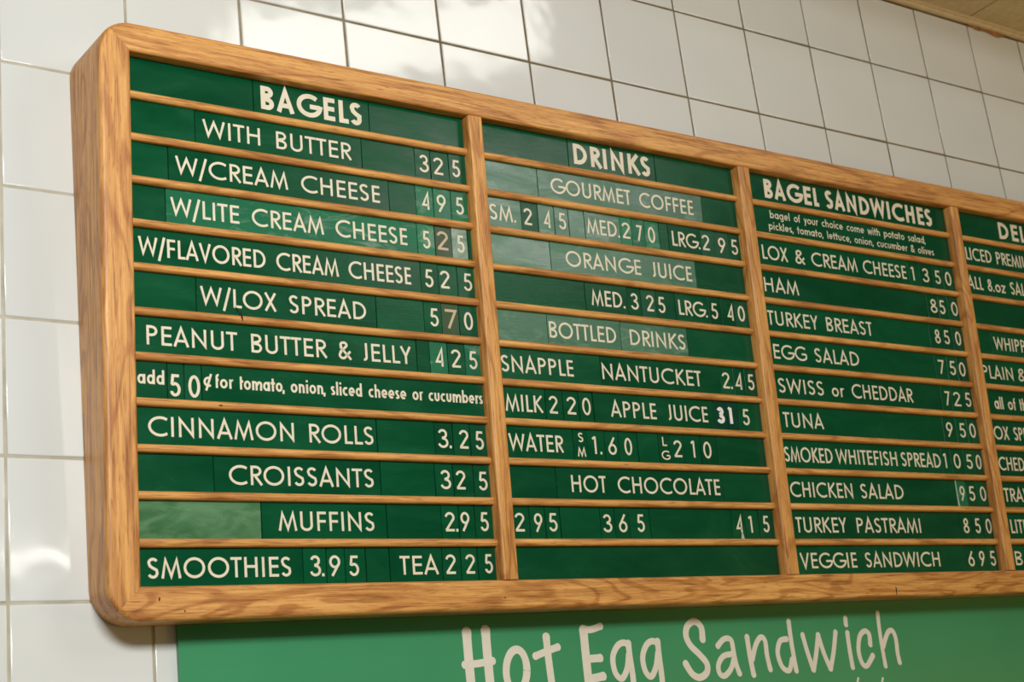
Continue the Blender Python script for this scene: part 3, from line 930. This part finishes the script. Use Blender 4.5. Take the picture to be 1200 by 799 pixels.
for (ci, r, x0, x1, words) in STRIPS:
    if (ci, r) != lastrow:
        lastrow, pidx, dcount, prevdigit, bcount, segi = (ci, r), -1, 0, False, 0, 0
        rowsegs = [s for s in STRIPS if s[0] == ci and s[1] == r]
        ndig = 0
    else:
        segi += 1
    text = ' '.join(w[0] for w in words)
    is_digit = bool(text) and text[0].isdigit() and len(text) <= 2
    rown = ROWN[ci][r]
    zc = rowc(r)
    z0, z1 = max(zc - 0.0171, BI + 0.0006), zc + 0.01715
    zt = B0 + (r - 0.5) * BP
    cx, cz = (x0 + x1) / 2, (z0 + z1) / 2
    gap = 0.0004
    bm = bmesh.new()
    add_slab(bm, x0 - cx + gap, x1 - cx - gap, z0 - cz, z1 - cz, 0.0, 0.0012, 0.00012)
    bmesh.ops.recalc_face_normals(bm, faces=bm.faces[:])
    st0 = words[0][3] if words else ''
    mt = MATS.get(st0, M_STRIP)
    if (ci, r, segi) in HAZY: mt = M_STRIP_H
    if (ci, r, segi) in WORN: mt = M_STRIP_WORN
    nm = 'figure_tile' if is_digit else ('lettered_strip' if text else 'blank_strip')
    o = mesh_obj(nm, bm, mt)
    if is_digit:
        tx, tz, dy = rng.uniform(-.7, .7), rng.uniform(-2.0, 2.0), rng.uniform(0.0002, .0004)
    else:
        tx, tz, dy = rng.uniform(-.6, .6), rng.uniform(-1, 1) * 0.03 / max(x1 - x0, .03), rng.uniform(0, .0002)
    o.location = to_world((cx, YP + dy, cz))
    o.rotation_euler = (bm_rot @ Matrix.Rotation(rad(tz), 4, 'Z') @ Matrix.Rotation(rad(tx), 4, 'X')).to_euler()
    base = -0.0043 - 0.0003 * r - (cz - zt)
    if words:
        bm = bmesh.new()
        lm = M_CREAM
        for (t, a, b2, st) in words:
            a -= cx
            b2 -= cx
            if st == 'B':
                text_mesh(bm, t, a, b2, -0.0064 - (cz - zt), 0.0214, 0.00215, 0)
            elif st == 'l7':
                text_mesh(bm, t, a, b2, -0.0017 - (cz - zt), 0.0116, 0.00092, 0)
            elif st == 'l1':
                text_mesh(bm, t, a, b2, 0.0067 - (cz - zt), 0.0090, 0.00058, 0)
            elif st == 'l2':
                text_mesh(bm, t, a, b2, -0.0065 - (cz - zt), 0.0088, 0.00058, 0)
            elif st == 'o':
                text_mesh(bm, t, a, b2, base, 0.0150, 0.00104, 0)
            elif st == 'V':
                w = b2 - a
                text_mesh(bm, t[0], a + w * .18, b2 - w * .18, base + 0.0105, 0.0090, 0.0007, 0)
                text_mesh(bm, t[1], a, b2, base - 0.0030, 0.0090, 0.0007, 0)
            elif is_digit:
                cap = 0.0165 + (0.0012 if st in 'tk' and st else 0)
                hw = {'b': 0.0019, 'k': 0.00125, 't': 0.0012}.get(st, 0.00106)
                if r == 7 and ci == 0:
                    base = -0.0105 - (cz - zt)
                    cap, hw = 0.0178, 0.0012
                    pass
                if t == '1':
                    b2 = a + 0.26 * cap
                if t.endswith('.'):
                    text_mesh(bm, t[0], a, a + (b2 - a) * .80, base, cap, hw, 0)
                    ribbon(bm, [(b2 - .0012, base - .0002), (b2 - .0012, base + .0022)], .0011, 0, .00015)
                else:
                    text_mesh(bm, t, a, b2, base + rng.uniform(-.0004, .0004), cap, hw, 0)
                lm = {'b': M_WHITE, 't': M_TAN, 'k': M_TAN}.get(st, M_CREAM)
            else:
                text_mesh(bm, t, a, b2, base, 0.0157, 0.00106, 0)
        mesh_obj('figure' if is_digit else 'lettering', bm, lm, o)
    # what this one is called
    if is_digit:
        if not prevdigit:
            pidx += 1
            dcount = 0
        pr = PRICE.get((ci, r), [rown + ' price'] * 3)
        pname = pr[min(pidx, len(pr) - 1)]
        look = {'w': 'white-scuffed', 'g': 'glare-paled green', 't': 'brownish green', 'k': 'brownish green', 'b': 'dark blue-green'}.get(st0, 'small green')
        colr = {'b': 'bold white', 't': 'tan', 'k': 'tan'}.get(st0, 'cream')
        tag(o, '%s tile with %s figure %s, %s figure of the %s' % (look, colr, text[0], ORD[dcount], pname.replace(' (left column)', '')), 'figure tile', 'price figure tiles slid into the menu board')
        dcount += 1
    elif text:
        if ci == 1 and r == 6:
            lab = 'green lettered strip at the %s of the row under bottled drinks' % ('left' if segi == 0 else 'middle')
        elif ci == 3:
            seen = {0: 'bold DE', 1: 'LICED PREM', 2: 'ALL 8.oz SA', 4: 'WHIP', 5: 'PLAIN', 6: 'all of th', 7: 'OX SP', 8: 'CHED', 9: 'STRA', 10: 'LIT', 11: 'B.'}[r]
            lab = 'green strip in the cut-off fourth column whose wording shows as %s' % seen
        elif st0 == 'l1':
            lab = 'green strip with two lines of small lettering beginning bagel of your choice'
        elif st0 == 'l7':
            lab = 'green strip with small lettering add, left of the 50' if text == 'add' else 'long green strip with small lettering for tomato, onion, sliced cheese or cucumbers'
        elif st0 == 'V':
            lab = 'narrow green strip with small stacked letters %s over %s in the water row' % (text[0], text[1])
        elif text in ('MED.', 'LRG.'):
            lab = 'green strip reading %s in the %s row' % (text, 'coffee' if r == 2 else 'orange juice')
        elif text == 'SM.':
            lab = 'rubbed, glare-paled green strip reading SM. at the left of the coffee sizes row'
        else:
            lab = '%s strip reading %s in %s capitals' % ('green', text, 'bold cream' if st0 == 'B' else 'cream')
        tag(o, lab, 'menu strip', 'lettered strips slid into the menu board')
        prevn = text
    else:
        n = len(rowsegs)
        if n == 1:
            lab = 'blank green strip filling the whole %s row' % rown
        elif segi == 0:
            lab = '%sblank green strip at the left end of the %s row' % ('worn pale ' if mt is M_STRIP_WORN else '', rown)
        elif segi == n - 1:
            lab = 'blank green strip at the right end of the %s row' % rown
        else:
            pt = ' '.join(w[0] for w in rowsegs[segi - 1][4])
            nt_ = ' '.join(w[0] for w in rowsegs[segi + 1][4])
            if pt and not pt[0].isdigit():
                lab = 'blank green spacer strip directly right of the wording in the %s row' % rown
            elif pt:
                pr = PRICE.get((ci, r), [rown + ' price'] * 3)
                lab = 'blank green spacer strip directly after the %s' % pr[min(pidx, len(pr) - 1)]
            else:
                bcount += 1
                lab = 'blank green spacer strip directly left of %s in the %s row' % (nt_ or 'the end', rown)
        tag(o, lab, 'blank strip', 'blank strips slid into the menu board')
    prevdigit = is_digit
    # a torn pale chip on one tile
    if (ci, r) == (1, 10) and text == '4':
        bm = bmesh.new()
        q = [(0.0012, 0, -0.0150), (0.0058, 0, -0.0150), (0.0042, 0, -0.0085), (0.0034, 0, -0.0068)]
        loft(bm, [q, [(p[0], -0.0002, p[2]) for p in q]])
        tag(mesh_obj('chip', bm, M_CHIP, o), 'pale torn chip at the tile foot')
    if (ci, r) == (2, 9) and text == '9':
        bm = bmesh.new()
        hw_ = (x1 - x0) / 2
        q = [(-hw_ + .0004, 0, -0.0160), (-hw_ + .0030, 0, -0.0150), (-hw_ + .0022, 0, 0.0), (-hw_ + .0018, 0, 0.0160), (-hw_ + .0004, 0, 0.0165)]
        loft(bm, [q, [(p[0], -0.0002, p[2]) for p in q]])
        tag(mesh_obj('chip', bm, M_CHIP, o), 'pale scuffed left edge')

# ------------------------------------------------------------------ green sign fixed to the tiles below the board
SIGN=[
("H",[(0.5833,0.3065),(0.5827,0.2872),(0.5823,0.2585),(0.5823,0.251)],0.00359),
("H",[(0.6031,0.3076),(0.6024,0.2864),(0.6019,0.2575),(0.6018,0.2508)],0.00359),
("H",[(0.5777,0.2786),(0.5915,0.2792),(0.6073,0.2808)],0.00254),
("o",[(0.6422,0.271),(0.6425,0.2757),(0.642,0.2802),(0.6408,0.284),(0.6389,0.287),(0.6365,0.2889),(0.6337,0.2896),(0.6308,0.2891),(0.6278,0.2874),(0.6252,0.2846),(0.6229,0.2809),(0.6212,0.2766),(0.6202,0.272),(0.6199,0.2674),(0.6204,0.263),(0.6216,0.2592),(0.6235,0.2563),(0.6259,0.2544),(0.6286,0.2536),(0.6315,0.2541),(0.6344,0.2557),(0.6371,0.2585),(0.6394,0.2621),(0.6412,0.2664),(0.6422,0.271)],0.00284),
("t",[(0.6676,0.2999),(0.6673,0.2805),(0.6677,0.2542),(0.668,0.249)],0.00299),
("t",[(0.6531,0.2831),(0.6672,0.2872),(0.6792,0.2903)],0.00254),
("E",[(0.7104,0.3048),(0.7095,0.2824),(0.7087,0.2522),(0.7092,0.2486)],0.00359),
("E",[(0.7094,0.3058),(0.7184,0.3046),(0.7305,0.3075)],0.00254),
("E",[(0.7107,0.2784),(0.7257,0.2787)],0.00284),
("E",[(0.7088,0.2601),(0.7264,0.2623)],0.00299),
("g",[(0.7603,0.2896),(0.7548,0.2916),(0.7477,0.2891),(0.7412,0.2812),(0.7396,0.2722),(0.7416,0.2631),(0.7479,0.2592),(0.7553,0.2679),(0.7594,0.2805)],0.00239),
("g",[(0.7606,0.2911),(0.7604,0.2768),(0.7607,0.2586),(0.7584,0.2389),(0.7507,0.2286),(0.7421,0.2327)],0.00254),
("g",[(0.7959,0.2899),(0.7897,0.2919),(0.7825,0.2888),(0.7767,0.2807),(0.7752,0.2725),(0.7771,0.2633),(0.7829,0.2594),(0.7901,0.2682),(0.7949,0.281)],0.00239),
("g",[(0.7962,0.2917),(0.7956,0.2754),(0.7953,0.257),(0.7927,0.237),(0.785,0.2284),(0.7762,0.2325)],0.00254),
("S",[(0.8528,0.2912),(0.8533,0.303),(0.8455,0.309),(0.8359,0.3045),(0.8325,0.2955),(0.8363,0.2862),(0.8455,0.2778),(0.8536,0.2684),(0.8519,0.26),(0.8424,0.2558),(0.8336,0.2592),(0.8268,0.2695)],0.00272),
("a",[(0.8708,0.2844),(0.8805,0.2909),(0.8895,0.2896),(0.8905,0.2772),(0.8914,0.2658),(0.894,0.2569)],0.00224),
("a",[(0.8886,0.2762),(0.8765,0.2746),(0.8684,0.2668),(0.8681,0.2587),(0.8739,0.2558),(0.8836,0.262),(0.8899,0.272)],0.00224),
("n",[(0.9113,0.292),(0.9113,0.2722),(0.9123,0.255)],0.0024),
("n",[(0.9136,0.2701),(0.9217,0.2843),(0.9299,0.2912),(0.9348,0.287),(0.9343,0.2734),(0.9357,0.2592)],0.00224),
("d",[(0.9646,0.2882),(0.9552,0.2864),(0.9493,0.275),(0.9523,0.2612),(0.9611,0.2572),(0.9678,0.2679)],0.00224),
("d",[(0.9717,0.3057),(0.9707,0.2827),(0.9711,0.2564)],0.00224),
("w",[(0.988,0.2917),(0.9911,0.2734),(0.9951,0.2562)],0.00224),
("w",[(0.9954,0.2562),(1.0032,0.2729),(1.0102,0.291)],0.00224),
("w",[(1.0102,0.291),(1.0139,0.2725),(1.0197,0.2562)],0.00224),
("w",[(1.02,0.2562),(1.0289,0.2742),(1.0362,0.2931)],0.00224),
("i",[(1.0543,0.3067),(1.0536,0.3001)],0.00224),
("i",[(1.0534,0.2919),(1.0523,0.2733),(1.0523,0.2563)],0.00224),
("c",[(1.0845,0.2783),(1.0855,0.2894),(1.0793,0.2927),(1.0706,0.287),(1.0653,0.2728),(1.0673,0.26),(1.0739,0.2571),(1.0854,0.2672)],0.00224),
("h",[(1.1046,0.3113),(1.1023,0.2871),(1.1018,0.2555)],0.00208),
("h",[(1.1035,0.2759),(1.1147,0.2901),(1.1225,0.2917),(1.1254,0.283),(1.124,0.2684),(1.1245,0.2584)],0.00224),
("l",[(1.0575,0.2451),(1.0545,0.2391),(1.053,0.2349)],0.00099),
("l",[(1.0941,0.2434),(1.0909,0.2374),(1.0891,0.2331)],0.00099),
]

SO = Vector((1.0, -0.0006, 0.10))
sign = bpy.data.objects.new('menu_sign', None)
COL.objects.link(sign)
sign.location = SO
tag(sign, 'green sign under the board reading Hot Egg Sandwich in pale brush handwriting', 'sign')
bm = bmesh.new()
yb, yf = -0.0, -0.0040
zt0, zt1 = [to_world((x, y_wall(x, BO), BO)).z - 0.0005 for x in (0.3194, 1.64)]
o4 = [(0.3194, -0.02), (1.64, -0.02), (1.64, zt1), (0.3194, zt0)]
loft(bm, [[(x - SO.x, y, z - SO.z) for x, z in o4] for y in (yb, yf)])
mesh_obj('sign_panel', bm, M_SIGN, sign)


def brush(bm, pts, r, lift=0.0):
    """round-ended stroke through pts, slightly swollen at its ends"""
    P = [Vector(p) for p in pts]
    Q = []
    n = len(P)
    for i in range(n - 1):                       # Catmull-Rom through the traced points
        p0, p1, p2, p3 = P[max(i - 1, 0)], P[i], P[i + 1], P[min(i + 2, n - 1)]
        for k in range(5):
            t = k / 5
            Q.append(0.5 * ((2 * p1) + (p2 - p0) * t + (2 * p0 - 5 * p1 + 4 * p2 - p3) * t * t + (3 * p1 - p0 - 3 * p2 + p3) * t ** 3))
    Q.append(P[-1])
    L, R = [], []
    m = len(Q)
    for i, q in enumerate(Q):
        d = (Q[min(i + 1, m - 1)] - Q[max(i - 1, 0)]).normalized()
        nn = Vector((-d.y, d.x))
        s = i / (m - 1)
        rr = r * (1.0 + 0.10 * max(0, 1 - min(s, 1 - s) * 9))
        L.append(q + nn * rr)
        R.append(q - nn * rr)
    d0 = (Q[0] - Q[1]).normalized()
    d1 = (Q[-1] - Q[-2]).normalized()

    def cap(c, d, rr):
        nn = Vector((-d.y, d.x))
        return [c + d * rr * math.sin(rad(a)) * 0.9 + nn * rr * math.cos(rad(a)) for a in range(20, 161, 20)]
    rr = r * 1.10
    V = lambda p, y: bm.verts.new((p.x - SO.x, y, p.y - SO.z))
    ya, y2 = yf, yf - 0.0003 - lift
    FL, FR = [V(p, y2) for p in L], [V(p, y2) for p in R]
    BLv, BRv = [V(p, ya) for p in L], [V(p, ya) for p in R]
    for i in range(m - 1):
        bm.faces.new((FL[i], FL[i + 1], FR[i + 1], FR[i]))
        bm.faces.new((FL[i], BLv[i], BLv[i + 1], FL[i + 1]))
        bm.faces.new((FR[i], FR[i + 1], BRv[i + 1], BRv[i]))
    if (Q[0] - Q[-1]).length < 1e-4:
        return
    c0 = [V(p, y2) for p in cap(Q[0], d0, rr)]
    bm.faces.new([FR[0], FL[0]] + c0[::-1] if (c0[0].co - FL[0].co).length > (c0[-1].co - FL[0].co).length else [FR[0], FL[0]] + c0)
    c1 = [V(p, y2) for p in cap(Q[-1], d1, rr)]
    bm.faces.new([FL[-1], FR[-1]] + c1 if (c1[0].co - FR[-1].co).length < (c1[-1].co - FR[-1].co).length else [FL[-1], FR[-1]] + c1[::-1])


bm = bmesh.new()
for i, (ch, pts, r) in enumerate(SIGN):
    brush(bm, pts, r * 1.25, 0.00004 * (i % 4))
mesh_obj('lettering', bm, M_PALE, sign)
